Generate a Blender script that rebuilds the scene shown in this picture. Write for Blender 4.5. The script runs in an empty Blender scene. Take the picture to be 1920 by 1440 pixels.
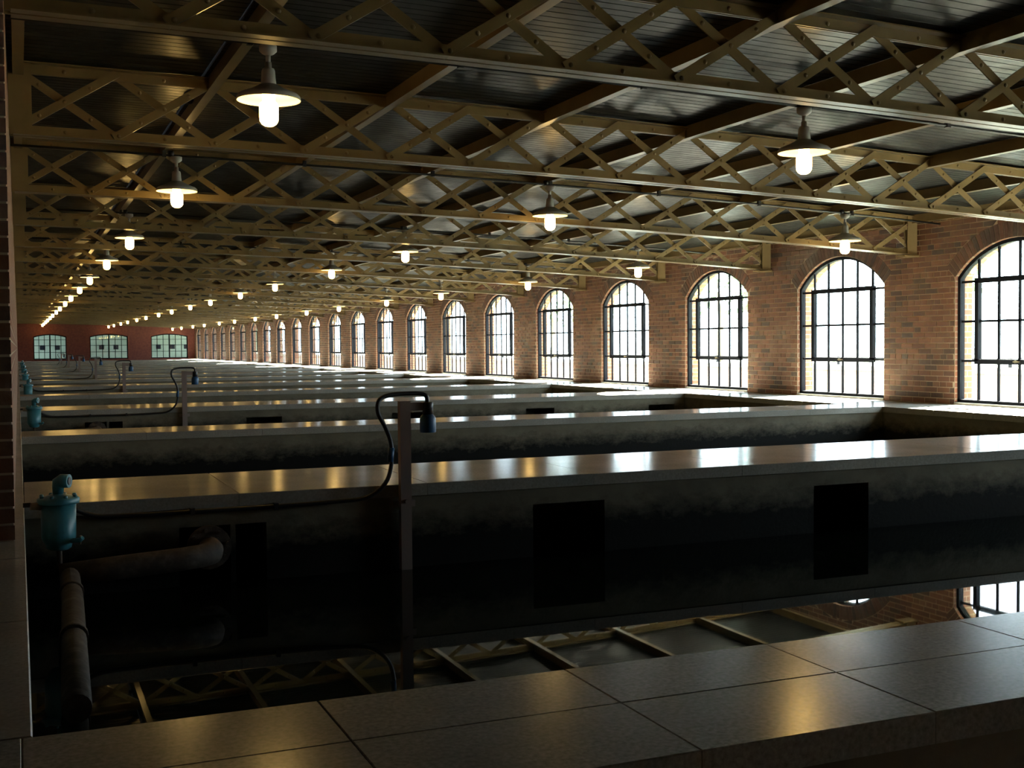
import bpy, math, random
from mathutils import Matrix, Vector
random.seed(7)
sc = bpy.context.scene
C = sc.collection
# ------------------------------------------------------------------ camera
EYE = 0.858
yaw, pitch, roll = math.radians(22.7988), math.radians(-1.946), math.radians(-0.4627)
F = Vector((math.sin(yaw)*math.cos(pitch), math.cos(yaw)*math.cos(pitch), math.sin(pitch)))
R0 = Vector((math.cos(yaw), -math.sin(yaw), 0)); U0 = R0.cross(F)
Rr = R0*math.cos(roll) + U0*math.sin(roll); Ur = -R0*math.sin(roll) + U0*math.cos(roll)
cam = bpy.data.cameras.new('camera'); camo = bpy.data.objects.new('camera', cam); C.objects.link(camo)
cam.sensor_width = 36.0; cam.lens = 2200.3/1920*36; cam.clip_start = 0.02; cam.clip_end = 600
M = Matrix.Identity(4)
for i in range(3):
    M[i][0] = Rr[i]; M[i][1] = Ur[i]; M[i][2] = -F[i]
M[2][3] = EYE
camo.matrix_world = M
sc.camera = camo
# ------------------------------------------------------------------ light
SKY = 20.0; SUN = 330.0; BULB = 38.0
w = bpy.data.worlds.new('sky'); sc.world = w; w.use_nodes = True
bg = w.node_tree.nodes['Background']; bg.inputs[0].default_value = (0.74, 0.88, 1.0, 1); bg.inputs[1].default_value = SKY
sl = bpy.data.lights.new('sun', 'SUN'); sl.energy = SUN; sl.angle = math.radians(0.8); sl.color = (1.0, 0.93, 0.82)
so = bpy.data.objects.new('sun', sl); C.objects.link(so)
so.rotation_euler = Vector((-1, -0.27, -0.74)).to_track_quat('-Z', 'Y').to_euler(); so.location = (60, 30, 40)
sc.view_settings.view_transform = 'Standard'; sc.view_settings.look = 'None'
sc.view_settings.gamma = 1.0; sc.view_settings.use_curve_mapping = False
sc.view_settings.exposure = 0.0
sc.cycles.max_bounces = 10; sc.cycles.diffuse_bounces = 5; sc.cycles.glossy_bounces = 5
sc.cycles.transparent_max_bounces = 12; sc.cycles.sample_clamp_indirect = 6.0
sc.cycles.caustics_reflective = False; sc.cycles.caustics_refractive = False

# ------------------------------------------------------------------ layout
XW = 11.572          # inner face of the window wall
XK = 10.434          # pool end of the walkway
YFAR = 85.7; YBACK = -3.2; XALC = -1.5; YPIER = 5.65
PB = 3.45            # bay
def zc(x): return 2.439 - 0.0098*x - 0.0021*x*x      # underside of the trusses (slightly cambered)
DECK = 0.56
WATER = -0.52; PFLOOR = -1.6
WW = 2.05; SPR = 1.70; CROWN = 2.155; SILL = 0.03
HW = WW/2; RISE = CROWN - SPR; ARAD = (HW*HW + RISE*RISE)/(2*RISE); AZ = CROWN - ARAD
WIN_Y = [15.655 + PB*k - HW for k in range(-3, 21)]   # window centres

# ------------------------------------------------------------------ helpers
def link(o, parent=None):
    C.objects.link(o)
    if parent is not None: o.parent = parent
    return o
def tag(o, label=None, cat=None, group=None, kind=None):
    if label: o['label'] = label
    if cat: o['category'] = cat
    if group: o['group'] = group
    if kind: o['kind'] = kind
    return o
def empty(name, loc=(0, 0, 0)):
    o = bpy.data.objects.new(name, None); o.location = loc; o.empty_display_size = 0.2
    return link(o)
class MB:
    def __init__(s): s.v = []; s.f = []; s.sm = []; s.t = []
    def add(s, vs, fs, smooth=False, tone=0.0):
        b = len(s.v); s.v += [tuple(p) for p in vs]
        for q in fs:
            s.f.append([b+i for i in q]); s.sm.append(smooth); s.t.append(tone)
        return s
    def box(s, x0, x1, y0, y1, z0, z1, tone=0.0):
        return s.add([(x0,y0,z0),(x1,y0,z0),(x1,y1,z0),(x0,y1,z0),(x0,y0,z1),(x1,y0,z1),(x1,y1,z1),(x0,y1,z1)],
              [(0,3,2,1),(4,5,6,7),(0,1,5,4),(1,2,6,5),(2,3,7,6),(3,0,4,7)], False, tone)
    def bevbox(s, x0, x1, y0, y1, z0, z1, b):
        # box with chamfered top edges
        vs = [(x0,y0,z0),(x1,y0,z0),(x1,y1,z0),(x0,y1,z0),
              (x0,y0,z1-b),(x1,y0,z1-b),(x1,y1,z1-b),(x0,y1,z1-b),
              (x0+b,y0+b,z1),(x1-b,y0+b,z1),(x1-b,y1-b,z1),(x0+b,y1-b,z1)]
        fs = [(0,3,2,1),(8,9,10,11)]
        for i in range(4):
            j = (i+1) % 4
            fs += [(i,j,4+j,4+i),(4+i,4+j,8+j,8+i)]
        return s.add(vs, fs)
    def prism(s, poly, d0, d1, axis, tone=0.0):
        # poly: list of 2D points; extruded along axis ('x': poly=(y,z); 'y': poly=(x,z))
        n = len(poly)
        mk = (lambda p, d: (d, p[0], p[1])) if axis == 'x' else ((lambda p, d: (p[0], d, p[1])) if axis == 'y' else (lambda p, d: (p[0], p[1], d)))
        vs = [mk(p, d0) for p in poly] + [mk(p, d1) for p in poly]
        fs = [tuple(range(n)), tuple(range(2*n-1, n-1, -1))] + [(i, n+i, n+(i+1) % n, (i+1) % n) for i in range(n)]
        return s.add(vs, fs, False, tone)
    def sweep_x(s, prof, xs, zf):
        # closed profile (y,z) swept along x; z is offset by zf(x)
        n = len(prof); vs = []; fs = []
        for x in xs: vs += [(x, p[0], p[1]+zf(x)) for p in prof]
        for k in range(len(xs)-1):
            for i in range(n):
                j = (i+1) % n; fs.append((k*n+i, k*n+j, (k+1)*n+j, (k+1)*n+i))
        fs.append(tuple(range(n-1, -1, -1))); fs.append(tuple((len(xs)-1)*n+i for i in range(n)))
        return s.add(vs, fs)
    def lathe(s, prof, cx, cy, cz, n=20, capb=True, capt=True):
        vs = []; fs = []
        for r, z in prof:
            for i in range(n):
                a = 2*math.pi*i/n; vs.append((cx+r*math.cos(a), cy+r*math.sin(a), cz+z))
        for k in range(len(prof)-1):
            for i in range(n):
                j = (i+1) % n; fs.append((k*n+i, k*n+j, (k+1)*n+j, (k+1)*n+i))
        s.add(vs, fs, True)
        b = len(s.v) - len(vs)
        if capb: s.f.append([b+i for i in range(n-1, -1, -1)]); s.sm.append(False); s.t.append(0)
        if capt: s.f.append([b+(len(prof)-1)*n+i for i in range(n)]); s.sm.append(False); s.t.append(0)
        return s
    def tube(s, pts, r, n=12, sub=1, cap=True):
        P = [Vector(p) for p in pts]
        if sub > 1:
            Q = []
            for i in range(len(P)-1):
                a = P[max(i-1, 0)]; b = P[i]; c = P[i+1]; d = P[min(i+2, len(P)-1)]
                for k in range(sub):
                    t = k/sub
                    Q.append(0.5*((2*b) + (c-a)*t + (2*a-5*b+4*c-d)*t*t + (3*b-a-3*c+d)*t**3))
            Q.append(P[-1]); P = Q
        vs = []; fs = []; up = None
        for i, p in enumerate(P):
            d = (P[min(i+1, len(P)-1)] - P[max(i-1, 0)]).normalized()
            if up is None: up = Vector((0, 0, 1)) if abs(d.z) < 0.9 else Vector((1, 0, 0))
            sd = d.cross(up).normalized(); up = sd.cross(d).normalized()
            rr = r[i] if isinstance(r, (list, tuple)) else r
            for k in range(n):
                a = 2*math.pi*k/n; vs.append(p + sd*rr*math.cos(a) + up*rr*math.sin(a))
        for i in range(len(P)-1):
            for k in range(n):
                j = (k+1) % n; fs.append((i*n+k, i*n+j, (i+1)*n+j, (i+1)*n+k))
        s.add(vs, fs, True)
        if cap:
            b = len(s.v) - len(vs)
            s.f.append([b+k for k in range(n-1, -1, -1)]); s.sm.append(False); s.t.append(0)
            s.f.append([b+(len(P)-1)*n+k for k in range(n)]); s.sm.append(False); s.t.append(0)
        return s
    def mesh(s, name, mat):
        me = bpy.data.meshes.new(name); me.from_pydata(s.v, [], s.f); me.materials.append(mat)
        me.polygons.foreach_set('use_smooth', s.sm)
        if any(s.t):
            at = me.attributes.new('tone', 'FLOAT', 'FACE'); at.data.foreach_set('value', s.t)
        me.update(); return me
    def build(s, name, mat, parent=None):
        return link(bpy.data.objects.new(name, s.mesh(name, mat)), parent)
def inst(name, me, parent=None, loc=None):
    o = bpy.data.objects.new(name, me)
    if loc is not None: o.location = loc
    return link(o, parent)
def copy_tree(o, parent=None):
    c = o.copy(); link(c, parent)
    for ch in list(o.children): copy_tree(ch, c)
    return c

# ------------------------------------------------------------------ materials
def mat(name, col=(0.5, 0.5, 0.5), rough=0.5, metal=0.0, spec=0.5):
    m = bpy.data.materials.new(name); m.use_nodes = True
    b = m.node_tree.nodes['Principled BSDF']
    b.inputs['Base Color'].default_value = (*col, 1); b.inputs['Roughness'].default_value = rough
    b.inputs['Metallic'].default_value = metal; b.inputs['Specular IOR Level'].default_value = spec
    return m
class G:
    def __init__(s, m): s.m = m; s.t = m.node_tree; s.b = s.t.nodes.get('Principled BSDF')
    def n(s, ty, **kw):
        q = s.t.nodes.new(ty)
        for k, v in kw.items():
            if k.startswith('i_'): q.inputs[k[2:].replace('_', ' ')].default_value = v
            else: setattr(q, k, v)
        return q
    def l(s, a, b): s.t.links.new(a, b)
    def pos(s): return s.n('ShaderNodeNewGeometry').outputs['Position']
    def noise(s, scale, detail=4, vec=None, rough=0.6):
        q = s.n('ShaderNodeTexNoise'); q.inputs['Scale'].default_value = scale; q.inputs['Detail'].default_value = detail
        q.inputs['Roughness'].default_value = rough
        s.l(vec if vec is not None else s.pos(), q.inputs['Vector']); return q.outputs['Fac']
    def ramp(s, fac, stops):
        q = s.n('ShaderNodeValToRGB'); e = q.color_ramp.elements
        while len(e) < len(stops): e.new(0.5)
        for i, (p, c) in enumerate(stops): e[i].position = p; e[i].color = (*c, 1)
        s.l(fac, q.inputs[0]); return q.outputs[0]
    def mix(s, fac, a, b, mode='MIX'):
        q = s.n('ShaderNodeMix', data_type='RGBA', blend_type=mode)
        for inp, v in ((q.inputs[0], fac), (q.inputs[6], a), (q.inputs[7], b)):
            if hasattr(v, 'links'): s.l(v, inp)
            elif isinstance(v, (int, float)): inp.default_value = v
            else: inp.default_value = (*v, 1)
        return q.outputs[2]
    def math(s, op, a, b=0.0):
        q = s.n('ShaderNodeMath', operation=op)
        for inp, v in ((q.inputs[0], a), (q.inputs[1], b)):
            if hasattr(v, 'links'): s.l(v, inp)
            else: inp.default_value = v
        return q.outputs[0]
    def maprange(s, v, a, b, c=0.0, d=1.0):
        q = s.n('ShaderNodeMapRange'); s.l(v, q.inputs[0])
        for i, x in enumerate((a, b, c, d)): q.inputs[i+1].default_value = x
        return q.outputs[0]
    def bump(s, h, strength, dist):
        q = s.n('ShaderNodeBump'); q.inputs['Strength'].default_value = strength; q.inputs['Distance'].default_value = dist
        s.l(h, q.inputs['Height']); s.l(q.outputs[0], s.b.inputs['Normal'])
    def col(s, c): s.l(c, s.b.inputs['Base Color'])
    def rough(s, c): s.l(c, s.b.inputs['Roughness'])

# tan paint of the trusses
M_TAN = mat('tan_paint', (0.36, 0.27, 0.125), 0.31); g = G(M_TAN)
g.col(g.mix(g.maprange(g.noise(3.5), 0.35, 0.7), (0.26, 0.19, 0.088), (0.20, 0.14, 0.06)))
# roof boards
M_DECK = mat('roof_boards', (0.022, 0.023, 0.022), 0.33, 0.0, 0.09); g = G(M_DECK)
g.col(g.mix(g.maprange(g.noise(1.3), 0.3, 0.7), (0.009, 0.010, 0.010), (0.019, 0.020, 0.019)))
g.rough(g.maprange(g.noise(6), 0.3, 0.7, 0.29, 0.42))
# polished coping
def coping_mat(name, dark, light, r0, r1, gloss=0.5):
    m = mat(name, light, 0.3); g = G(m)
    sp = g.noise(70, 2); big = g.noise(1.6, 4)
    c = g.mix(g.maprange(sp, 0.25, 0.75), dark, light)
    c = g.mix(g.maprange(big, 0.35, 0.72, 0, 0.55), c, tuple(v*0.62 for v in dark))
    g.col(c); g.rough(g.maprange(g.noise(3.0, 3), 0.35, 0.7, r0, r1))
    # worn polish: a matt share of the surface under the shine
    d = g.n('ShaderNodeBsdfDiffuse'); g.l(c, d.inputs[0]); mx = g.n('ShaderNodeMixShader'); mx.inputs[0].default_value = gloss
    g.l(d.outputs[0], mx.inputs[1]); g.l(g.b.outputs[0], mx.inputs[2]); g.l(mx.outputs[0], g.t.nodes['Material Output'].inputs[0])
    return m
M_COP = coping_mat('polished_terrazzo', (0.27, 0.26, 0.22), (0.40, 0.385, 0.34), 0.13, 0.18)
M_KERB = coping_mat('speckled_terrazzo', (0.20, 0.205, 0.18), (0.42, 0.425, 0.39), 0.19, 0.23, 0.9)
# basin concrete with a dark waterline stain
M_CONC = mat('basin_concrete', (0.2, 0.18, 0.14), 0.85, 0.0, 0.2); g = G(M_CONC)
p = g.pos(); sx = g.n('ShaderNodeSeparateXYZ'); g.l(p, sx.inputs[0])
mp = g.n('ShaderNodeMapping'); mp.inputs['Scale'].default_value = (0.8, 0.8, 1.3); g.l(p, mp.inputs[0])
edge = g.math('ADD', sx.outputs[2], g.math('MULTIPLY', g.math('SUBTRACT', g.noise(9, 6, mp.outputs[0], 0.7), 0.5), 0.30))
stain = g.maprange(edge, -0.33, -0.16)
streak = g.noise(2.2, 6, mp.outputs[0], 0.65)
cc = g.mix(g.maprange(streak, 0.3, 0.7), (0.10, 0.088, 0.062), (0.19, 0.17, 0.12))
g.col(g.mix(stain, (0.006, 0.006, 0.005), cc)); g.bump(g.noise(30, 4), 0.25, 0.01)
M_CONC2 = mat('plain_concrete', (0.19, 0.17, 0.14), 0.75); g = G(M_CONC2)
g.col(g.mix(g.maprange(g.noise(5), 0.3, 0.7), (0.13, 0.115, 0.09), (0.22, 0.2, 0.16)))
# bricks
def brick_tone(g, fac):
    return g.ramp(fac, [(0.0, (0.026, 0.02, 0.017)), (0.16, (0.055, 0.028, 0.018)), (0.45, (0.125, 0.046, 0.022)), (0.75, (0.165, 0.064, 0.030)), (1.0, (0.215, 0.10, 0.052))])
def weather(g, c):
    ef = g.math('MULTIPLY', g.maprange(g.noise(1.15, 5, None, 0.65), 0.53, 0.68), g.maprange(g.noise(14, 4), 0.3, 0.65))
    c = g.mix(g.math('MULTIPLY', ef, 0.38), c, (0.40, 0.34, 0.25))
    return g.mix(g.maprange(g.noise(1.9, 4), 0.5, 0.75, 0, 0.5), c, (0.12, 0.085, 0.05))
M_BRICK = mat('brick', (0.3, 0.12, 0.06), 0.85); g = G(M_BRICK)
at = g.n('ShaderNodeAttribute', attribute_name='tone')
c = brick_tone(g, at.outputs['Fac'])
c = g.mix(g.maprange(g.noise(38, 4), 0.3, 0.75, 0, 0.45), c, (0.16, 0.08, 0.05), 'MIX')
g.col(weather(g, c)); g.bump(g.noise(60, 4), 0.4, 0.006)
M_MORTAR = mat('mortar', (0.5, 0.42, 0.3), 0.95); g = G(M_MORTAR)
g.col(g.mix(g.maprange(g.noise(8), 0.3, 0.7), (0.55, 0.46, 0.32), (0.72, 0.62, 0.46)))
def brick_tex(name, swap, c1=(0.17, 0.065, 0.04), c2=(0.26, 0.105, 0.055), mo=(0.45, 0.37, 0.26)):
    m = mat(name, (0.3, 0.12, 0.06), 0.88); g = G(m)
    s = g.n('ShaderNodeSeparateXYZ'); g.l(g.pos(), s.inputs[0]); cb = g.n('ShaderNodeCombineXYZ')
    if swap == 'sum': g.l(g.math('ADD', s.outputs[0], s.outputs[1]), cb.inputs[0])
    else: g.l(s.outputs[0], cb.inputs[0])
    g.l(s.outputs[2], cb.inputs[1])
    bt = g.n('ShaderNodeTexBrick'); g.l(cb.outputs[0], bt.inputs['Vector'])
    bt.inputs['Scale'].default_value = 1.0; bt.inputs['Brick Width'].default_value = 0.24; bt.inputs['Row Height'].default_value = 0.075
    bt.inputs['Mortar Size'].default_value = 0.006; bt.inputs['Mortar Smooth'].default_value = 0.1
    bt.inputs['Color1'].default_value = (*c1, 1); bt.inputs['Color2'].default_value = (*c2, 1)
    bt.inputs['Mortar'].default_value = (*mo, 1)
    g.col(weather(g, bt.outputs['Color']))
    g.bump(g.math('SUBTRACT', 1.0, bt.outputs['Fac']), 0.5, 0.012)
    return m
M_BTEX = brick_tex('brickwork', 'sum')
M_PALEB = brick_tex('pale_brickwork', 'sum', (0.42, 0.33, 0.30), (0.52, 0.43, 0.39), (0.62, 0.60, 0.56))
M_FARBRICK = mat('red_brickwork', (0.26, 0.07, 0.045), 0.85); g = G(M_FARBRICK)
g.col(g.mix(g.maprange(g.noise(7), 0.3, 0.7), (0.11, 0.028, 0.020), (0.17, 0.05, 0.032)))
M_BLACK = mat('black_conduit', (0.012, 0.012, 0.012), 0.45)
M_ENAMEL = mat('grey_enamel', (0.58, 0.56, 0.53), 0.4)
M_SHADE = mat('white_enamel', (0.85, 0.8, 0.68), 0.35)
M_BULB = mat('lit_bulb_glass', (1, 1, 1), 0.3); b = G(M_BULB).b
b.inputs['Emission Color'].default_value = (1.0, 0.62, 0.18, 1); b.inputs['Emission Strength'].default_value = BULB
M_TEAL = mat('teal_paint', (0.045, 0.20, 0.24), 0.35); g = G(M_TEAL)
g.col(g.mix(g.maprange(g.noise(25), 0.45, 0.75, 0, 0.6), (0.05, 0.22, 0.27), (0.03, 0.12, 0.14)))
M_RUST = mat('rusty_pipe', (0.12, 0.08, 0.05), 0.75); g = G(M_RUST)
g.col(g.ramp(g.noise(11, 6, None, 0.7), [(0.3, (0.025, 0.018, 0.013)), (0.5, (0.06, 0.042, 0.03)), (0.7, (0.12, 0.10, 0.075))])); g.bump(g.noise(40), 0.3, 0.006)
M_GALV = mat('galvanised_post', (0.24, 0.19, 0.17), 0.55, 0.3)
M_BLUE = mat('blue_plastic', (0.02, 0.09, 0.20), 0.4)
M_BRASS = mat('pale_brass', (0.35, 0.30, 0.2), 0.35, 0.6)
M_FRAME = mat('dark_window_steel', (0.006, 0.007, 0.010), 0.8, 0.0, 0.1)
M_DARK = mat('recess_black', (0.006, 0.006, 0.006), 0.9)
M_GLASS = bpy.data.materials.new('window_glass'); M_GLASS.use_nodes = True
t = M_GLASS.node_tree; t.nodes.remove(t.nodes['Principled BSDF'])
tr = t.nodes.new('ShaderNodeBsdfTransparent'); tr.inputs[0].default_value = (0.93, 0.96, 0.95, 1)
gl = t.nodes.new('ShaderNodeBsdfGlossy'); gl.inputs['Roughness'].default_value = 0.02
lw_ = t.nodes.new('ShaderNodeLayerWeight'); lw_.inputs[0].default_value = 0.5
pw = t.nodes.new('ShaderNodeMath'); pw.operation = 'POWER'; pw.inputs[1].default_value = 5.0
fr = t.nodes.new('ShaderNodeMath'); fr.operation = 'MULTIPLY_ADD'; fr.inputs[1].default_value = 0.9; fr.inputs[2].default_value = 0.05
mx = t.nodes.new('ShaderNodeMixShader')
t.links.new(lw_.outputs['Facing'], pw.inputs[0]); t.links.new(pw.outputs[0], fr.inputs[0])
t.links.new(fr.outputs[0], mx.inputs[0]); t.links.new(tr.outputs[0], mx.inputs[1]); t.links.new(gl.outputs[0], mx.inputs[2])
t.links.new(mx.outputs[0], t.nodes['Material Output'].inputs[0])
M_WATER = mat('dark_water', (0.004, 0.006, 0.005), 0.015); b = G(M_WATER).b
b.inputs['IOR'].default_value = 1.33; g = G(M_WATER); g.bump(g.noise(1.2, 1), 0.004, 0.02)
M_FLOOR = mat('floor_concrete', (0.12, 0.11, 0.09), 0.6); g = G(M_FLOOR)
g.col(g.mix(g.maprange(g.noise(4), 0.3, 0.7), (0.10, 0.09, 0.075), (0.15, 0.14, 0.115)))
M_GROUND = mat('pale_paving', (0.42, 0.42, 0.36), 0.9); g = G(M_GROUND)
g.col(g.mix(g.maprange(g.noise(0.25), 0.35, 0.65), (0.46, 0.46, 0.42), (0.30, 0.38, 0.22)))
M_STONE = mat('pale_stone', (0.55, 0.52, 0.46), 0.85); g = G(M_STONE)
g.col(g.mix(g.maprange(g.noise(3), 0.3, 0.7), (0.5, 0.47, 0.41), (0.6, 0.57, 0.5)))
M_LEAF = mat('tree_leaves', (0.10, 0.17, 0.06), 0.7); g = G(M_LEAF)
g.col(g.mix(g.maprange(g.noise(2.5), 0.3, 0.7), (0.07, 0.13, 0.05), (0.15, 0.22, 0.08)))
M_BARK = mat('bark', (0.10, 0.075, 0.05), 0.9); g = G(M_BARK)
g.col(g.mix(g.noise(12), (0.07, 0.05, 0.035), (0.14, 0.11, 0.08)))
M_RENDER = mat('pale_green_render', (0.20, 0.24, 0.19), 0.85); g = G(M_RENDER)
g.col(g.mix(g.maprange(g.noise(0.8), 0.3, 0.7), (0.17, 0.21, 0.16), (0.24, 0.28, 0.22)))

def struct(o, label=None):
    o['kind'] = 'structure'
    if label: o['label'] = label
    return o

# ================================================================== SHELL
# ---- window wall: mortar body with arched openings, bricks in front of it
XB = XW + 0.006; XO = XW + 0.30
def arch_pts(cy, r_add=0.0, n=18):
    a = math.asin(HW/ARAD)
    return [(cy + (ARAD+r_add)*math.sin(-a + 2*a*i/n), AZ + (ARAD+r_add)*math.cos(-a + 2*a*i/n)) for i in range(n+1)]
ZTOP = zc(XW) + DECK + 0.12
body = MB()
edges = [YBACK]
for cy in WIN_Y: edges += [cy-HW, cy+HW]
edges.append(YFAR+0.3)
for i in range(0, len(edges), 2):
    body.box(XB, XO, edges[i], edges[i+1], -0.05, ZTOP)
for cy in WIN_Y:
    ap = arch_pts(cy)
    for (ya, za), (yb, zb) in zip(ap[:-1], ap[1:]):
        body.prism([(ya, za), (yb, zb), (yb, ZTOP), (ya, ZTOP)], XB, XO, 'x')
    body.box(XB, XO, cy-HW, cy+HW, -0.05, SILL-0.005)
wall_r = struct(body.build('wall_right', M_BTEX), 'brown brick wall with a long row of arched windows')
# mortar face + bricks
face = MB()
for i in range(0, len(edges), 2):
    face.add([(XB-0.002, edges[i], 0), (XB-0.002, edges[i+1], 0), (XB-0.002, edges[i+1], ZTOP), (XB-0.002, edges[i], ZTOP)], [(3, 2, 1, 0)])
for cy in WIN_Y:
    ap = arch_pts(cy)
    for (ya, za), (yb, zb) in zip(ap[:-1], ap[1:]):
        face.add([(XB-0.002, ya, za), (XB-0.002, yb, zb), (XB-0.002, yb, ZTOP), (XB-0.002, ya, ZTOP)], [(3, 2, 1, 0)])
face.build('mortar_bed', M_MORTAR, wall_r)
BW, BH, MJ = 0.223, 0.063, 0.012
RO = ARAD + 0.218
def cut(y0, y1, z0, z1):
    """clip one brick rectangle against windows and arch rings -> list of quads [(yb0,yb1,yt0,yt1)]"""
    for cy in WIN_Y:
        if y1 < cy-1.3 or y0 > cy+1.3: continue
        def lim(z):
            if z <= SPR - 0.02: return HW
            d = RO*RO - (z-AZ)**2
            # the ring springs at an angle: wedge from (HW,SPR) outwards
            r = math.sqrt(d) if d > 0 else -1
            k = HW + (z-SPR)*(HW/(SPR-AZ)) if z < SPR + 0.218*(SPR-AZ)/ARAD else 9
            return min(max(k, HW), r) if r > 0 else -1
        lb, lt = lim(z0), lim(z1)
        if lb < 0 and lt < 0: return [(y0, y1, y0, y1)]
        lb = max(lb, 0) + MJ*0.8; lt = max(lt, 0) + MJ*0.8
        out = []
        # left of the opening
        if y0 < cy - min(lb, lt) - 0.03:
            b1, t1 = min(y1, cy-lb), min(y1, cy-lt)
            if min(b1, t1) - y0 > 0.03 or max(b1, t1) - y0 > 0.05: out.append((y0, max(b1, y0+0.004), y0, max(t1, y0+0.004)))
        if y1 > cy + min(lb, lt) + 0.03:
            b0, t0 = max(y0, cy+lb), max(y0, cy+lt)
            if y1 - max(b0, t0) > 0.03 or y1 - min(b0, t0) > 0.05: out.append((min(b0, y1-0.004), y1, min(t0, y1-0.004), y1))
        return out
    return [(y0, y1, y0, y1)]
bricks = []
row = 0; z = 0.006
while z < ZTOP - 0.02:
    z1 = min(z + BH, ZTOP)
    hdr = row % 5 == 3
    stp = (0.1125 if hdr else BW) + MJ
    y = YBACK - (0.118 if row % 2 else 0) - random.uniform(0, 0.01)
    while y < YFAR:
        y1 = y + stp - MJ
        for (b0, b1, t0, t1) in cut(max(y, YBACK), min(y1, YFAR), z, z1):
            if max(b1, t1) - min(b0, t0) > 0.025: bricks.append((b0, b1, t0, t1, z, z1))
        y += stp
    z += BH + MJ; row += 1
def brick_mesh_add(mb, q, tone, dx=0.0):
    b0, b1, t0, t1, z0, z1 = q; xf = XW - dx
    mb.add([(xf, b0, z0), (xf, b1, z0), (xf, t1, z1), (xf, t0, z1), (XB+0.01, b0, z0), (XB+0.01, b1, z0), (XB+0.01, t1, z1), (XB+0.01, t0, z1)],
           [(3, 2, 1, 0), (0, 1, 5, 4), (1, 2, 6, 5), (2, 3, 7, 6), (3, 0, 4, 7)], False, tone)
def rtone():
    u = random.random()
    return random.uniform(0.01, 0.2) if u < 0.16 else random.uniform(0.25, 0.95)
vis = sorted([q for q in bricks if q[0] > 10.9 and q[4] < 2.35], key=lambda q: q[0])
near = set(vis[:300])
variants = []
for v in range(10):
    mb = MB(); brick_mesh_add(mb, (-BW/2, BW/2, -BW/2, BW/2, 0.0, BH), 0.03 + 0.93*((v*0.37) % 1.0), 0.0)
    variants.append(mb.mesh('brick', M_BRICK))
rest = MB()
for q in bricks:
    if q in near:
        b0, b1, t0, t1, z0, z1 = q
        if abs(b1-b0-BW) < 1e-4 and abs(t1-t0-BW) < 1e-4 and abs(z1-z0-BH) < 1e-4:
            inst('brick', random.choice(variants), wall_r, (random.uniform(-0.002, 0.002), (b0+b1)/2, z0))
        else:
            mb = MB(); brick_mesh_add(mb, q, rtone()); mb.build('brick', M_BRICK, wall_r)
    else:
        brick_mesh_add(rest, q, rtone(), random.uniform(-0.002, 0.002))
tag(rest.build('brickwork', M_BRICK, wall_r), kind='stuff')
# arch bricks
am = math.asin(HW/ARAD); NV = 33
ring_rest = MB()
for wi, cy in enumerate(WIN_Y):
    for k in range(NV):
        a0 = -am + 2*am*(k+0.06)/NV; a1 = -am + 2*am*(k+0.94)/NV
        r0, r1 = ARAD+0.004, ARAD+0.214
        pts = [(cy+r*math.sin(a), AZ+r*math.cos(a)) for r, a in ((r0, a0), (r0, a1), (r1, a1), (r1, a0))]
        tone = random.uniform(0.05, 0.5)
        if cy > 10 and cy < 26:
            MB().prism(pts, XW-0.001, XB+0.01, 'x', tone).build('arch_brick', M_BRICK, wall_r)
        else: ring_rest.prism(pts, XW-0.001, XB+0.01, 'x', tone)
tag(ring_rest.build('arch_brickwork', M_BRICK, wall_r), kind='stuff')

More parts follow.
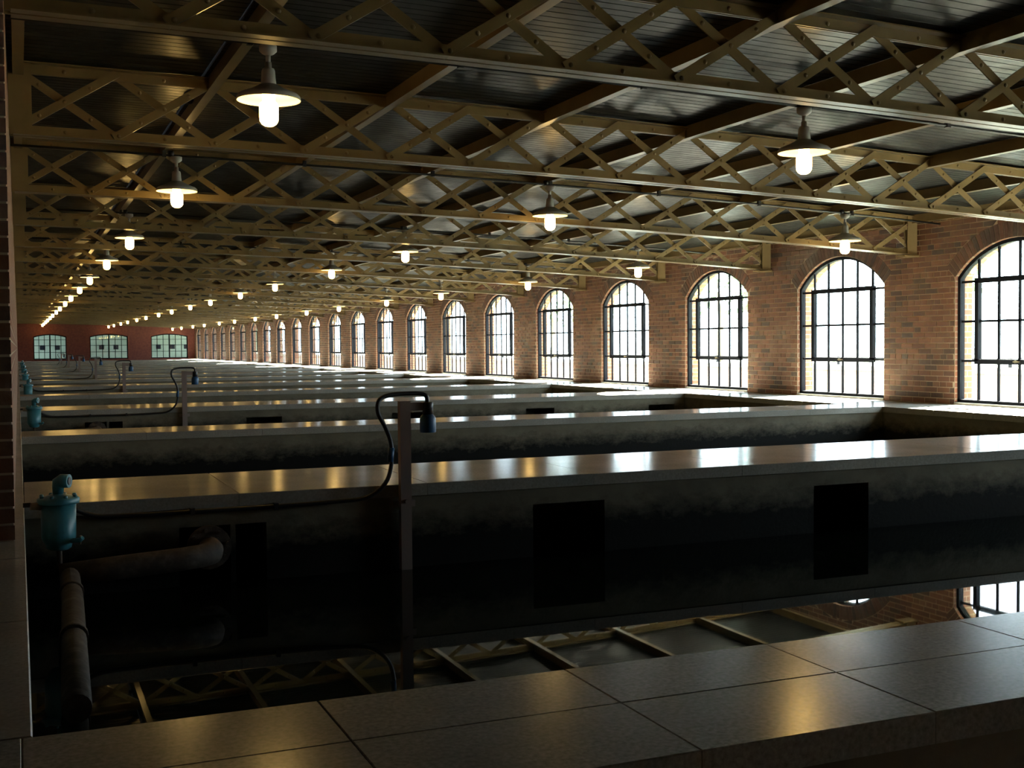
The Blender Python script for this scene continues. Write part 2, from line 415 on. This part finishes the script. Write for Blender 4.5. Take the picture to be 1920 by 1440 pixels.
# ---- windows
FX0, FX1 = XW+0.05, XW+0.13         # frame depth range
def wz(y):                          # underside of the arch at offset y from the centre
    return AZ + math.sqrt(max(ARAD*ARAD - y*y, 0))
ZR = [SILL+0.03, 0.586, 1.11, 1.635]
COLS = [-HW + WW*i/6 for i in range(7)]
def window(idx, cy, detail):
    root = struct(empty('window_%d' % idx, (0, cy, 0)), 'arched dark steel window with small panes in the brick wall')
    fr = MB(); t = 0.045
    fr.box(FX0, FX1, -HW, -HW+t, SILL, SPR); fr.box(FX0, FX1, HW-t, HW, SILL, SPR); fr.box(FX0, FX1, -HW, HW, SILL-0.002, SILL+0.04)
    n = 18
    for i in range(n):
        a0 = -am + 2*am*i/n; a1 = -am + 2*am*(i+1)/n
        fr.prism([((r)*math.sin(a), AZ+(r)*math.cos(a)) for r, a in ((ARAD, a0), (ARAD, a1), (ARAD-t, a1), (ARAD-t, a0))], FX0, FX1, 'x')
    fr.build('frame', M_FRAME, root)
    bx0, bx1 = FX0+0.025, FX0+0.05
    bars = []
    for c in COLS[1:-1]: bars.append(MB().box(bx0, bx1, c-0.015, c+0.015, SILL+0.03, wz(c)-0.03))
    for zz in ZR[1:]: bars.append(MB().box(bx0, bx1, -HW+0.03, HW-0.03, zz-0.015, zz+0.015))
    s = MB(); a, b_ = COLS[1], COLS[5]; z0, z1 = ZR[1], ZR[3]; q = 0.04
    for (y0, y1, za, zb) in ((a-q, a+q*0.6, z0, z1), (b_-q*0.6, b_+q, z0, z1), (a-q, b_+q, z1-q*0.6, z1+q), (a-q, b_+q, z0-q, z0+q*0.6)):
        s.box(FX0-0.005, FX0+0.06, y0, y1, za, zb)
    if detail:
        for m in bars: m.build('glazing_bar', M_FRAME, root)
        sash = s.build('sash', M_FRAME, root)
        lat = MB().box(FX0-0.03, FX0-0.005, -0.05, 0.05, z0-0.012, z0+0.004); lat.box(FX0-0.045, FX0-0.02, -0.012, 0.012, z0-0.02, z0+0.012)
        lat.build('latch', M_BRASS, sash)
        for i in range(6):
            y0, y1 = COLS[i]+0.004, COLS[i+1]-0.004
            for j in range(4):
                za = ZR[j]; 
                if j < 3: poly = [(y0, za), (y1, za), (y1, ZR[j+1]), (y0, ZR[j+1])]
                else:
                    m_ = (y0+y1)/2
                    poly = [(y0, za), (y1, za), (y1, wz(y1)-0.015), (m_, wz(m_)-0.015), (y0, wz(y0)-0.015)]
                MB().prism(poly, bx0+0.01, bx0+0.014, 'x').build('pane', M_GLASS, root)
    else:
        m = MB()
        for q_ in bars:
            m.add(q_.v, q_.f)
        m.build('glazing_bars', M_FRAME, root); s.build('sash', M_FRAME, root)
        poly = [(-HW+0.01, SILL+0.01)] + [(HW-0.01, SILL+0.01)] + [(y-0, z_-0.01) for y, z_ in reversed(arch_pts(0))]
        MB().prism(poly, bx0+0.01, bx0+0.014, 'x').build('glazing', M_GLASS, root)
    sl_ = MB().bevbox(XW-0.012, XW+0.05, -HW, HW, -0.02, SILL, 0.006); sl_.build('window_sill', M_STONE, root)
    pl = bpy.data.lights.new('window_portal', 'AREA'); pl.shape = 'RECTANGLE'; pl.size = 2.2; pl.size_y = 2.2; pl.cycles.is_portal = True
    po = bpy.data.objects.new('window_portal', pl); C.objects.link(po); po.location = (XO+0.02, cy, 1.08); po.rotation_euler = (0, math.pi/2, 0)
for i, cy in enumerate(WIN_Y):
    window(i+1, cy, 10.5 < cy < 32)

# ---- left wall, pier end, alcove
lw = MB().box(-0.9, -0.035, YPIER+0.01, YFAR+0.3, -0.05, ZTOP+0.45)
wall_l = struct(lw.build('wall_left', M_BTEX), 'brick wall along the valve side of the basins')
# bricks of the pier end that faces the opening
row = 0; z = 0.006
while z < 2.95:
    x = -0.03
    first = (0.1025 if row % 2 else 0.215)
    while x > -0.62:
        wdt = first; first = 0.215
        mb = MB(); mb.add([(0, 0, 0), (wdt, 0, 0), (wdt, 0, BH), (0, 0, BH), (0, 0.02, 0), (wdt, 0.02, 0), (wdt, 0.02, BH), (0, 0.02, BH)],
                          [(0, 1, 2, 3), (1, 5, 6, 2), (4, 0, 3, 7), (3, 2, 6, 7), (0, 4, 5, 1)], False, random.uniform(0.12, 0.5))
        o = mb.build('brick', M_BRICK, wall_l); o.location = (x-wdt, YPIER-0.002, z)
        x -= wdt + MJ
    z += BH + MJ; row += 1
al = MB().box(XALC-0.2, XALC, YBACK, YPIER+0.3, -0.9, 3.3)
struct(al.build('wall_gallery', M_BTEX), 'brick wall of the gallery beside the basins')
struct(MB().box(XALC-0.2, XO, YBACK-0.3, YBACK, -0.9, 3.3).build('wall_back', M_BTEX), 'brick wall behind the front kerb')
struct(MB().box(XALC, -0.6, YPIER+0.005, YPIER+0.3, -0.9, 3.3).build('wall_return', M_BTEX), 'short brick return beside the pier')

# ---- far wall with three glazed openings
FARW = [(0.95, 3.05), (4.55, 7.05), (8.6, 11.1)]
fw = MB(); xs = [XALC]
for a, b_ in FARW: xs += [a, b_]
xs.append(XO)
for i in range(0, len(xs), 2): fw.box(xs[i], xs[i+1], YFAR, YFAR+0.4, -0.05, 3.2)
def farz(u): return 1.62 + 0.17*(1-u*u)
for a, b_ in FARW:
    fw.box(a, b_, YFAR, YFAR+0.4, -0.05, 0.07)
    for i in range(8):
        u0, u1 = i/8, (i+1)/8
        fw.prism([(a+(b_-a)*u0, farz(2*u0-1)), (a+(b_-a)*u1, farz(2*u1-1)), (a+(b_-a)*u1, 3.2), (a+(b_-a)*u0, 3.2)], YFAR, YFAR+0.4, 'y')
struct(fw.build('wall_far', M_FARBRICK), 'red brick end wall with three wide glazed openings')
for k, (a, b_) in enumerate(FARW):
    root = struct(empty('window_%d' % (len(WIN_Y)+1+k), ((a+b_)/2, YFAR+0.15, 0)), 'wide low-arched window in the red end wall')
    h = (b_-a)/2; m = MB()
    m.box(-h, h, 0, 0.06, 0.07, 0.13); m.box(-h, -h+0.06, 0, 0.06, 0.07, 1.62); m.box(h-0.06, h, 0, 0.06, 0.07, 1.62)
    for i in range(8):
        u0, u1 = -1+i/4, -1+(i+1)/4
        m.prism([(h*u0, farz(u0)-0.07), (h*u1, farz(u1)-0.07), (h*u1, farz(u1)), (h*u0, farz(u0))], 0, 0.06, 'y')
    m.build('frame', M_FRAME, root)
    for i in range(1, 6): MB().box(-h+2*h*i/6-0.02*(2.2 if i == 3 else 1), -h+2*h*i/6+0.02*(2.2 if i == 3 else 1), 0, 0.05, 0.1, farz(-1+i/3)-0.03).build('glazing_bar', M_FRAME, root)
    for zz in (0.55, 1.0, 1.4): MB().box(-h, h, 0, 0.05, zz-0.015, zz+0.015).build('glazing_bar', M_FRAME, root)
    MB().prism([(-h+0.02, 0.09), (h-0.02, 0.09), (h-0.02, 1.6), (0, 1.76), (-h+0.02, 1.6)], 0.02, 0.025, 'y').build('glazing', M_GLASS, root)
    pl = bpy.data.lights.new('window_portal', 'AREA'); pl.shape = 'RECTANGLE'; pl.size = 2*h; pl.size_y = 1.8; pl.cycles.is_portal = True
    po = bpy.data.objects.new('window_portal', pl); C.objects.link(po); po.location = ((a+b_)/2, YFAR+0.45, 0.93); po.rotation_euler = (-math.pi/2, 0, 0)

# ---- ceiling: tongue-and-groove boards, real grooves, cambered with the trusses
cm = MB(); cx = [XALC] + [XW*i/10 for i in range(11)] + [XO]
BWD = 0.105; nb = int((YFAR + 0.3 - YBACK)/BWD)+1; vs = []; fs = []
nx = len(cx)
def cz(x): return zc(min(max(x, 0), XW)) + DECK
for i in range(nb):
    y = YBACK + i*BWD
    for (dy, dz) in ((0.0, 0.010), (0.006, 0.0), (BWD-0.006, 0.0), (BWD, 0.010)):
        vs += [(x, y+dy, cz(x)+dz) for x in cx]
    o = i*4*nx
    for r in range(3):
        for k in range(nx-1):
            fs.append((o+r*nx+k, o+(r+1)*nx+k, o+(r+1)*nx+k+1, o+r*nx+k+1))
cm.add(vs, fs)
o_ = len(cm.v); ye = YBACK + nb*BWD
cm.box(XALC-0.2, XO, YBACK-0.3, ye, 3.2, 3.3)
struct(cm.build('ceiling', M_DECK), 'dark glossy boarded ceiling above the trusses')

# ---- floor, walkway, ledges
struct(MB().box(XALC-0.2, XO, YBACK-0.3, YFAR+0.4, PFLOOR-0.2, PFLOOR).build('floor_basin', M_CONC2), 'bottom of the basins')
struct(MB().box(XALC, XO-0.3, YBACK, 2.12, PFLOOR, -0.78).build('floor', M_FLOOR), 'concrete floor in front of the kerb')
wk = struct(MB().box(XK+0.012, XB, 2.1, YFAR, PFLOOR, -0.078).build('floor_walkway', M_CONC), 'stone walkway along the windows')
y = 2.78; n = 0
while y < YFAR:
    st = 0.66 if y < 33 else 12.0
    y1 = min(y+st, YFAR)
    MB().bevbox(XK, XW-0.004, y+0.002, y1-0.002, -0.075, 0.0, 0.004).build('coping_slab', M_COP, wk); y = y1
lg = struct(MB().box(-0.9, -0.0, 2.1, YFAR, PFLOOR, -0.078).build('floor_ledge', M_CONC), 'narrow concrete ledge under the brick wall')
y = 2.78
while y < YFAR:
    y1 = min(y + (1.2 if y < 12 else 30), YFAR)
    MB().bevbox(-0.9, 0.012, y+0.002, y1-0.002, -0.075, 0.0, 0.004).build('coping_slab', M_COP, lg); y = y1

# ---- partition walls between the basins
HOLES = [(3.05, 3.57), (5.26, 5.75), (7.5, 8.0), (9.75, 10.25)]
walls = [(2.10, 2.775, False)]
for k in range(15):
    c0 = 7.51 + 5.175*k; h = 0.60 if k % 2 == 0 else 0.40
    walls.append((c0-h, c0+h, k % 2 == 0))
for wi, (y0, y1, eq) in enumerate(walls):
    m = MB(); yf, yb = y0+0.012, y1-0.012; zt = -0.078
    if eq:
        hl = [(0.83, 1.12), (1.15, 1.33)] + HOLES
        yd = yf + 0.42
        m.box(0.0, XK+0.012, yd, yb, PFLOOR, zt)
        xx = 0.0
        for a, b_ in hl:
            m.box(xx, a, yf, yd, PFLOOR, zt); m.box(a, b_, yf, yd, -0.18, zt); xx = b_
        m.box(xx, XK+0.012, yf, yd, PFLOOR, zt)
    else:
        m.box((XALC if wi == 0 else 0.0), XK+0.012, yf, yb, PFLOOR, zt)
    root = struct(m.build('wall_partition', M_CONC), 'kerb wall in front with speckled coping slabs' if wi == 0 else ('thick basin wall with openings at the waterline' if eq else 'thin basin wall without openings'))
    if wi == 0:
        js = [-1.4, -0.67, -0.01, 0.65, 1.31, 1.94, 2.64, 3.3, 3.96, 4.62, 5.28, 5.94, 6.6, 7.26, 7.92, 8.58, 9.24, 9.9, XW-0.004]
        ymid = 2.46
        for a, b_ in zip(js[:-1], js[1:]):
            sh = 0.0
            MB().bevbox(a+0.001, b_-0.001, y0, ymid-0.001, -0.075, random.uniform(-0.0003, 0.0003), 0.0022).build('coping_slab', M_KERB, root)
            MB().bevbox(a+0.001, b_-0.001, ymid+0.001, y1, -0.075, random.uniform(-0.0003, 0.0003), 0.0022).build('coping_slab', M_KERB, root)
    elif wi < 5:
        js = [0.014 + (XK-0.016)*i/9 for i in range(10)]
        for a, b_ in zip(js[:-1], js[1:]):
            MB().bevbox(a+0.001, b_-0.001, y0, y1, -0.075, random.uniform(-0.0006, 0.0006), 0.003).build('coping_slab', M_COP, root)
    else:
        MB().bevbox(0.014, XK-0.002, y0, y1, -0.075, 0.0, 0.004).build('coping_slab', M_COP, root)
# ---- water
for (a, b_) in zip(walls, walls[1:] + [(YFAR, YFAR, False)]):
    m = MB(); m.add([(0.0, a[1]-0.013, WATER), (XK+0.013, a[1]-0.013, WATER), (XK+0.013, b_[0]+0.012, WATER), (0.0, b_[0]+0.012, WATER)], [(0, 1, 2, 3)])
    o = m.build('basin_water', M_WATER); tag(o, 'dark still water filling the long basin between two kerb walls', 'water', 'water in the basins', 'stuff')

# ================================================================== TRUSSES
NODES = [XW*i/16 for i in range(17)]
XS = [0.0] + NODES[1:-1] + [XW-0.004]
def L_front(top):      # angle pair as closed profiles (y, z)
    s = -1 if top else 1
    f = [(0.0, 0), (0.075, 0), (0.075, s*0.078), (0.066, s*0.078), (0.066, s*0.009), (0.0, s*0.009)]
    b_ = [(0.17, 0), (0.095, 0), (0.095, s*0.078), (0.104, s*0.078), (0.104, s*0.009), (0.17, s*0.009)]
    return f, b_
TD = 0.54
def chord(top):
    m = MB()
    for k, pr in enumerate(L_front(top)): m.sweep_x(pr, XS, (lambda x: zc(x)+TD) if top else zc)
    return m.mesh('top_chord' if top else 'bottom_chord', M_TAN)
ME_TOP, ME_BOT = chord(True), chord(False)
def bar(i, up):
    xa, xb = NODES[i], NODES[i+1]
    za, zb = (zc(xa)+0.035, zc(xb)+TD-0.035) if up else (zc(xa)+TD-0.035, zc(xb)+0.035)
    d = Vector((xb-xa, 0, zb-za)).normalized(); nrm = Vector((-d.z, 0, d.x))*0.031
    y0, y1 = (0.056, 0.0655) if up else (0.0765, 0.086)
    if up: y0, y1 = 0.046, 0.0655
    e = d*0.02
    A, B = Vector((xa, 0, za))-e, Vector((xb, 0, zb))+e
    return MB().prism([((A+nrm).x, (A+nrm).z), ((A-nrm).x, (A-nrm).z), ((B-nrm).x, (B-nrm).z), ((B+nrm).x, (B+nrm).z)], y0, y1, 'y')
BARS = [(i, up, bar(i, up)) for i in range(16) for up in (False, True)]
ME_BARS = [b_[2].mesh('lattice_bar', M_TAN) for b_ in BARS]
allb = MB()
for b_ in BARS: allb.add(b_[2].v, b_[2].f)
ME_LATTICE = allb.mesh('lattice_web', M_TAN)
riv = MB()
def dome(x, y, z, r=0.0155):
    n = 7; vs = []; fs = []
    for rr, d in ((r, 0), (r*0.75, r*0.5), (0, r*0.72)):
        if rr == 0: vs.append((x, y-d, z))
        else: vs += [(x+rr*math.cos(2*math.pi*k/n), y-d, z+rr*math.sin(2*math.pi*k/n)) for k in range(n)]
    for k in range(n):
        j = (k+1) % n; fs += [(k, j, n+j, n+k), (n+k, n+j, 2*n)]
    riv.add(vs, fs, True)
for i in range(16):
    xm = (NODES[i]+NODES[i+1])/2
    dome(xm, 0.066, zc(xm)+0.045); dome(xm, 0.066, zc(xm)+TD-0.045)
    dome(xm, 0.046, zc(xm)+TD/2)
    for f_ in (0.25, 0.75):
        x_ = NODES[i]+(NODES[i+1]-NODES[i])*f_
        dome(x_, 0.046, zc(x_)+0.035+(TD-0.07)*f_); dome(x_, 0.0765, zc(x_)+TD-0.035-(TD-0.07)*f_)
    if i: dome(NODES[i]+0.02, 0.066, zc(NODES[i])+TD-0.04); dome(NODES[i]+0.02, 0.046, zc(NODES[i])+0.04)
ME_RIV = riv.mesh('rivets', M_TAN)
def post(x0, x1): return MB().box(x0, x1, 0.036, 0.045, zc(x0)+0.0, zc(x0)+TD).box(x0, x1, 0.105, 0.114, zc(x0), zc(x0)+TD).mesh('end_plate', M_TAN)
ME_PL, ME_PR = post(-0.03, 0.13), post(XW-0.17, XW-0.004)
ME_BRG = MB().box(XW-0.26, XW+0.01, -0.01, 0.18, zc(XW)-0.02, zc(XW)-0.001).mesh('bearing_plate', M_TAN)
for k in range(-2, 23):
    Y = 5.986 + PB*k
    r = empty('lattice_truss', (0, Y, 0))
    tag(r, 'tan riveted lattice truss spanning the hall under the boarded ceiling', 'truss', 'lattice trusses under the ceiling')
    inst('bottom_chord', ME_BOT, r); inst('top_chord', ME_TOP, r); inst('end_plate', ME_PL, r); inst('end_plate', ME_PR, r); inst('bearing_plate', ME_BRG, r)
    if 0 <= k < 10:
        for me in ME_BARS: inst('lattice_bar', me, r)
        tag(inst('rivets', ME_RIV, r), kind='stuff')
    else: inst('lattice_web', ME_LATTICE, r)
# purlins from truss to truss
for j in range(9):
    x = min(max(XW*j/8, 0.04), XW-0.06); zb = zc(x) + 0.44; zt = zc(x) + DECK - 0.002
    m = MB().box(x-0.0375, x+0.0375, YBACK+0.01, YFAR-0.01, zb, zb+0.012).box(x-0.022, x-0.010, YBACK+0.01, YFAR-0.01, zb+0.012, zt)
    o = empty('roof_purlin', (0, 0, 0))
    m1 = MB().box(x-0.0375, x+0.0375, YBACK+0.01, YFAR-0.01, zb, zb+0.012).build('bottom_flange', M_TAN, o)
    m2 = MB().box(x-0.024, x-0.010, YBACK+0.01, YFAR-0.01, zb+0.012, zt).build('web', M_TAN, o)
    tag(o, 'tan purlin running the length of the hall across the lattice trusses', 'purlin', 'roof purlins')

# ================================================================== LAMPS
def lamp_proto():
    r = empty('pendant_lamp'); S = 1.245
    def lathe(pr, n, cb=True, ct=True): return MB().lathe([(p_[0]*S, p_[1]*S) for p_ in pr], 0, 0, 0, n, cb, ct)
    lathe([(0.046, 0.0), (0.046, -0.028), (0.03, -0.042), (0.013, -0.05)][::-1], 20).build('ceiling_rose', M_ENAMEL, r)
    lathe([(0.013, -0.088), (0.013, -0.045)], 12).build('stem', M_ENAMEL, r)
    lathe([(0.041, -0.205), (0.041, -0.198), (0.037, -0.165), (0.035, -0.13), (0.030, -0.118), (0.018, -0.113), (0.017, -0.085)], 20).build('lamp_holder', M_ENAMEL, r)
    lathe([(0.165, -0.283), (0.167, -0.281), (0.163, -0.262), (0.15, -0.250), (0.09, -0.226), (0.045, -0.200), (0.03, -0.198)], 32, False, True).build('lamp_shade', M_ENAMEL, r)
    sh = [o for o in r.children if o.name.startswith('lamp_shade')][0]
    lathe([(0.163, -0.282), (0.158, -0.268), (0.145, -0.258), (0.09, -0.235), (0.035, -0.218)], 32, False, True).build('shade_lining', M_SHADE, sh)
    lathe([(0.0001, -0.417), (0.022, -0.415), (0.038, -0.405), (0.048, -0.388), (0.050, -0.37), (0.050, -0.31), (0.044, -0.296), (0.034, -0.288), (0.034, -0.222)], 16).build('bulb_jar', M_BULB, r)
    return r
ROWS = [(1.534, 'white shaded pendant lamp in the row along the valve side of the hall', 'lamps along the valve side'),
        (5.748, 'white shaded pendant lamp in the middle row over the basins', 'lamps in the middle row'),
        (9.984, 'white shaded pendant lamp in the row towards the arched windows', 'lamps towards the windows')]
LY = []
for j in range(8): LY += [7.69+10.35*j, 12.49+10.35*j]
proto = lamp_proto(); first = True
for y in LY:
    for x, lab, grp in ROWS:
        o = proto if first else copy_tree(proto); first = False
        o.location = (x, y, zc(x) + 0.385); tag(o, lab, 'lamp', grp)
    r = empty('lighting_conduit', (0, y, 0)); tag(r, 'thin black conduit crossing the hall with three pendant lamps on it', 'conduit', 'conduits that carry the lamps')
    MB().tube([(x_, 0, zc(x_)+0.3975) for x_ in [-0.03]+NODES[1:-1]+[XW+0.002]], 0.0125, 8).build('tube', M_BLACK, r)
    for j in range(1, 8):
        x_ = XW*j/8 - 0.03
        MB().box(x_-0.018, x_+0.018, -0.018, 0.018, zc(x_)+0.378, zc(x_)+0.4405).build('clip', M_BLACK, r)
    for x_, _, _ in ROWS: MB().lathe([(0.03, 0.385), (0.03, 0.4405)], x_-0.05, 0, zc(x_), 10).build('hanger', M_BLACK, r)
r = empty('feed_conduit', (1.375, 0, 0)); tag(r, 'black conduit running lengthwise under the roof boards above the valve-side lamps', 'conduit')
zf = zc(1.375)+DECK-0.0097
MB().tube([(0, -2.5, zf), (0, 80, zf)], 0.0095, 8).build('tube', M_BLACK, r)
for k in range(0, 8):
    MB().lathe([(0.001, -0.06), (0.03, -0.05), (0.045, -0.025), (0.04, 0.002), (0.03, 0.009)], 0, 10.3+PB*k, zf, 12).build('junction_box', M_BLACK, r)

# ================================================================== VALVES, PIPES, SENSORS
def valve_proto():
    r = empty('air_valve')
    MB().lathe([(0.045, -0.205), (0.062, -0.195), (0.066, -0.175), (0.080, -0.16), (0.086, -0.14), (0.088, 0.045)], 0, 0, 0, 28).build('body', M_TEAL, r)
    fl = MB().lathe([(0.104, 0.040), (0.106, 0.045), (0.106, 0.066), (0.100, 0.072), (0.05, 0.084), (0.036, 0.09)], 0, 0, 0, 28).build('cover', M_TEAL, r)
    for k in range(8):
        a = math.pi/8 + k*math.pi/4
        MB().lathe([(0.0105, 0.07), (0.0105, 0.084), (0.006, 0.088)], 0.088*math.cos(a), 0.088*math.sin(a), 0, 6).build('bolt', M_TEAL, fl)
    MB().tube([(0, 0, 0.08), (0, 0, 0.125), (0.004, -0.004, 0.147), (0.02, -0.014, 0.158), (0.055, -0.032, 0.158)], [0.026, 0.03, 0.036, 0.038, 0.036], 14, 3 if False else 1, True).build('outlet_elbow', M_TEAL, r)
    MB().tube([(0.0545, -0.0318, 0.158), (0.058, -0.0335, 0.158)], 0.021, 12).build('outlet_bore', M_BLACK, r)
    MB().tube([(-0.085, -0.02, 0.03), (-0.135, -0.03, 0.035)], 0.02, 10).build('side_plug', M_BRASS, r)
    MB().tube([(0.06, -0.05, -0.155), (0.10, -0.085, -0.15), (0.112, -0.095, -0.135)], 0.013, 8).build('drain_cock', M_TEAL, r)
    MB().tube([(0.10, -0.085, -0.17), (0.105, -0.09, -0.125)], 0.006, 6).build('drain_lever', M_BRASS, r)
    MB().box(-0.172, -0.08, -0.012, 0.012, 0.028, 0.052).build('wall_bracket', M_BLACK, r)
    MB().lathe([(0.015, -0.30), (0.015, -0.2)], 0, 0, 0, 10).build('riser', M_RUST, r)
    return r
def pipe_proto():
    r = empty('rusty_pipework')
    MB().tube([(0.985, 0.55, 0.05), (0.985, 0.28, 0.05), (0.97, 0.20, 0.048), (0.91, 0.15, 0.044), (0.80, 0.13, 0.038), (0.45, 0.12, 0.02), (0.175, 0.12, 0.0)], 0.064, 16).build('branch_pipe', M_RUST, r)
    fl = MB().tube([(0.985, 0.405, 0.05), (0.985, 0.37, 0.05)], 0.125, 20).build('flange', M_RUST, r)
    for k in range(8):
        a = k*math.pi/4+0.2
        MB().tube([(0.985+0.1*math.cos(a), 0.37, 0.05+0.1*math.sin(a)), (0.985+0.1*math.cos(a), 0.35, 0.05+0.1*math.sin(a))], 0.011, 6).build('bolt', M_RUST, fl)
    MB().tube([(0.228, 0.22, 0.0), (0.215, -0.5, -0.005), (0.185, -1.4, -0.01), (0.157, -2.28, -0.015)], 0.05, 16).build('main_pipe', M_RUST, r)
    for yy, xx in ((-0.3, 0.2185), (-1.25, 0.19)): MB().tube([(xx, yy, -0.004), (xx-0.0015, yy-0.05, -0.004)], 0.058, 16).build('collar', M_RUST, r)
    return r
def gauge_proto():
    r = empty('level_sensor_post')
    MB().box(2.138, 2.206, 0.0, 0.05, PFLOOR, 0.515).build('post', M_GALV, r)
    MB().box(2.10, 2.245, 0.05, 0.07, -0.14, -0.10).build('fixing_strap', M_GALV, r)
    MB().tube([(2.172, 0.0, -0.098), (2.172, -0.012, -0.098)], 0.012, 6).build('bolt', M_GALV, r)
    MB().box(2.206, 2.31, 0.01, 0.045, 0.455, 0.505).build('arm', M_GALV, r)
    se = MB().lathe([(0.047, 0.318), (0.050, 0.322), (0.050, 0.40), (0.044, 0.418), (0.032, 0.43)], 2.322, 0.02, 0, 20).build('sensor_head', M_BLUE, r)
    MB().lathe([(0.033, 0.43), (0.034, 0.50), (0.030, 0.505)], 2.322, 0.02, 0, 16).build('sensor_neck', M_BLACK, se)
    return r
def hose_proto():
    r = empty('black_hose')
    pts = [(0.27, 0.0, -0.03), (0.34, 0.02, -0.065), (0.45, 0.03, -0.085), (0.8, 0.03, -0.088), (1.38, 0.03, -0.085), (1.75, 0.025, -0.078), (1.93, 0.0, -0.06),
           (2.035, -0.02, 0.02), (2.075, -0.02, 0.13), (2.075, -0.02, 0.26), (2.04, -0.02, 0.36), (1.995, -0.02, 0.45), (2.005, -0.015, 0.525), (2.07, 0.0, 0.553), (2.18, 0.015, 0.56), (2.28, 0.02, 0.558), (2.318, 0.02, 0.54), (2.322, 0.02, 0.503)]
    MB().tube(pts, 0.0135, 10, 5).build('tubing', M_BLACK, r)
    MB().tube([(2.07, -0.02, 0.15), (2.077, -0.02, 0.235)], 0.019, 10).build('sleeve', M_BLUE, r)
    for x_ in (0.9, 1.38): MB().box(x_-0.012, x_+0.012, 0.0, 0.05, -0.105, -0.065).build('clip', M_BLACK, r)
    return r
vp, pp, gp, hp = valve_proto(), pipe_proto(), gauge_proto(), hose_proto()
for k in range(7):
    yb = 6.91 + 10.35*k
    for o, lab, cat, grp, loc in ((vp, 'teal cast air valve with an open elbow beside the ledge', 'valve', 'air valves', (0.178, yb-0.31, 0)),
                                  (pp, 'rusty pipe rising from the basin wall below the air valve', 'pipe', 'pipework in the basins', (0, yb-0.46, -0.34)),
                                  (gp, 'square metal post with a blue level sensor on its arm', 'post', 'level sensor posts', (0, yb-0.06, 0)),
                                  (hp, 'black hose clipped to the basin wall and looped over the sensor post', 'hose', 'sensor hoses', (0, yb-0.05, 0))):
        q = o if k == 0 else copy_tree(o)
        q.location = loc; tag(q, lab, cat, grp)

# ================================================================== OUTSIDE
struct(MB().box(XO+0.0, 160, -80, 190, -0.75, -0.55).build('ground', M_GROUND), 'pale ground outside the windows')
struct(MB().box(-60, XO, YFAR+0.4, 190, -0.75, -0.55).build('ground_far', M_GROUND), 'pale ground beyond the end wall')
r = empty('garden_wall', (XW+4.2, 0, -0.55)); tag(r, 'low outdoor brick wall with a pale stone cap beyond the windows', 'wall')
MB().box(0, 0.23, -10, 110, 0, 0.82).build('brick_body', M_PALEB, r); MB().bevbox(-0.06, 0.29, -10, 110, 0.82, 0.92, 0.02).build('stone_cap', M_STONE, r)
r = empty('metal_railing', (XW+9.0, 0, -0.55)); tag(r, 'low metal railing across the grounds beyond the garden wall', 'railing')
for zz in (0.35, 0.95): MB().box(-0.02, 0.02, 0, 70, zz, zz+0.04).build('rail', M_FRAME, r)
pm = MB().box(-0.03, 0.03, -0.03, 0.03, 0, 1.0).mesh('railing_post', M_FRAME)
for k in range(36): inst('railing_post', pm, r, (0, 2.0*k, 0))
def tree(x, y, h, rad):
    r = empty('leafy_tree', (x, y, -0.55)); tag(r, 'leafy tree standing outdoors beyond the railing', 'tree', 'trees outdoors')
    MB().tube([(0, 0, 0), (0.1, 0, h*0.3), (-0.05, 0.1, h*0.6)], [0.22, 0.17, 0.08], 8).build('trunk', M_BARK, r)
    m = MB()
    for q in range(260):
        a = random.uniform(0, 6.283); b_ = random.uniform(-1, 1); s = math.sqrt(1-b_*b_); rr = rad*random.uniform(0.55, 1.0)
        c_ = Vector((rr*s*math.cos(a), rr*s*math.sin(a), h*0.65 + rr*b_*0.95)); d1 = Vector((random.gauss(0, 1), random.gauss(0, 1), random.gauss(0, 1))).normalized()*0.28; d2 = d1.orthogonal().normalized()*0.22
        m.add([c_-d1, c_+d2, c_+d1, c_-d2], [(0, 1, 2, 3)])
    m.build('crown', M_LEAF, r)
for x, y, h, rad in ((34, 20, 7, 2.6), (38, 33, 8, 3.0), (33, 47, 7, 2.5), (40, 62, 9, 3.4), (36, 78, 8, 3.0), (46, 50, 9, 3.2), (48, 95, 9, 3.4)): tree(x, y, h, rad)
struct(MB().box(-12.3, 18.3, YFAR+0.4, 94.6, 2.7, 2.9).build('shade_slab_far', M_DECK), 'added overhead slab shading the building beyond the end wall')  # unseen slab, added to cut the daylight behind the end wall openings
r = empty('pale_building', (0, 95, -0.55)); tag(r, 'pale green rendered building outside the end wall windows', 'building')
MB().box(-12, 18, 0, 6, 0, 3.4).build('wall', M_RENDER, r); MB().box(-12.3, 18.3, -0.3, 6.3, 3.4, 3.6).build('roof', M_STONE, r)
wme = MB().box(0, 0.36, -0.03, 0.02, 1.25, 1.6).mesh('window', M_FRAME)
for k in range(24): inst('window', wme, r, (-9 + 1.05*k, 0, 0))
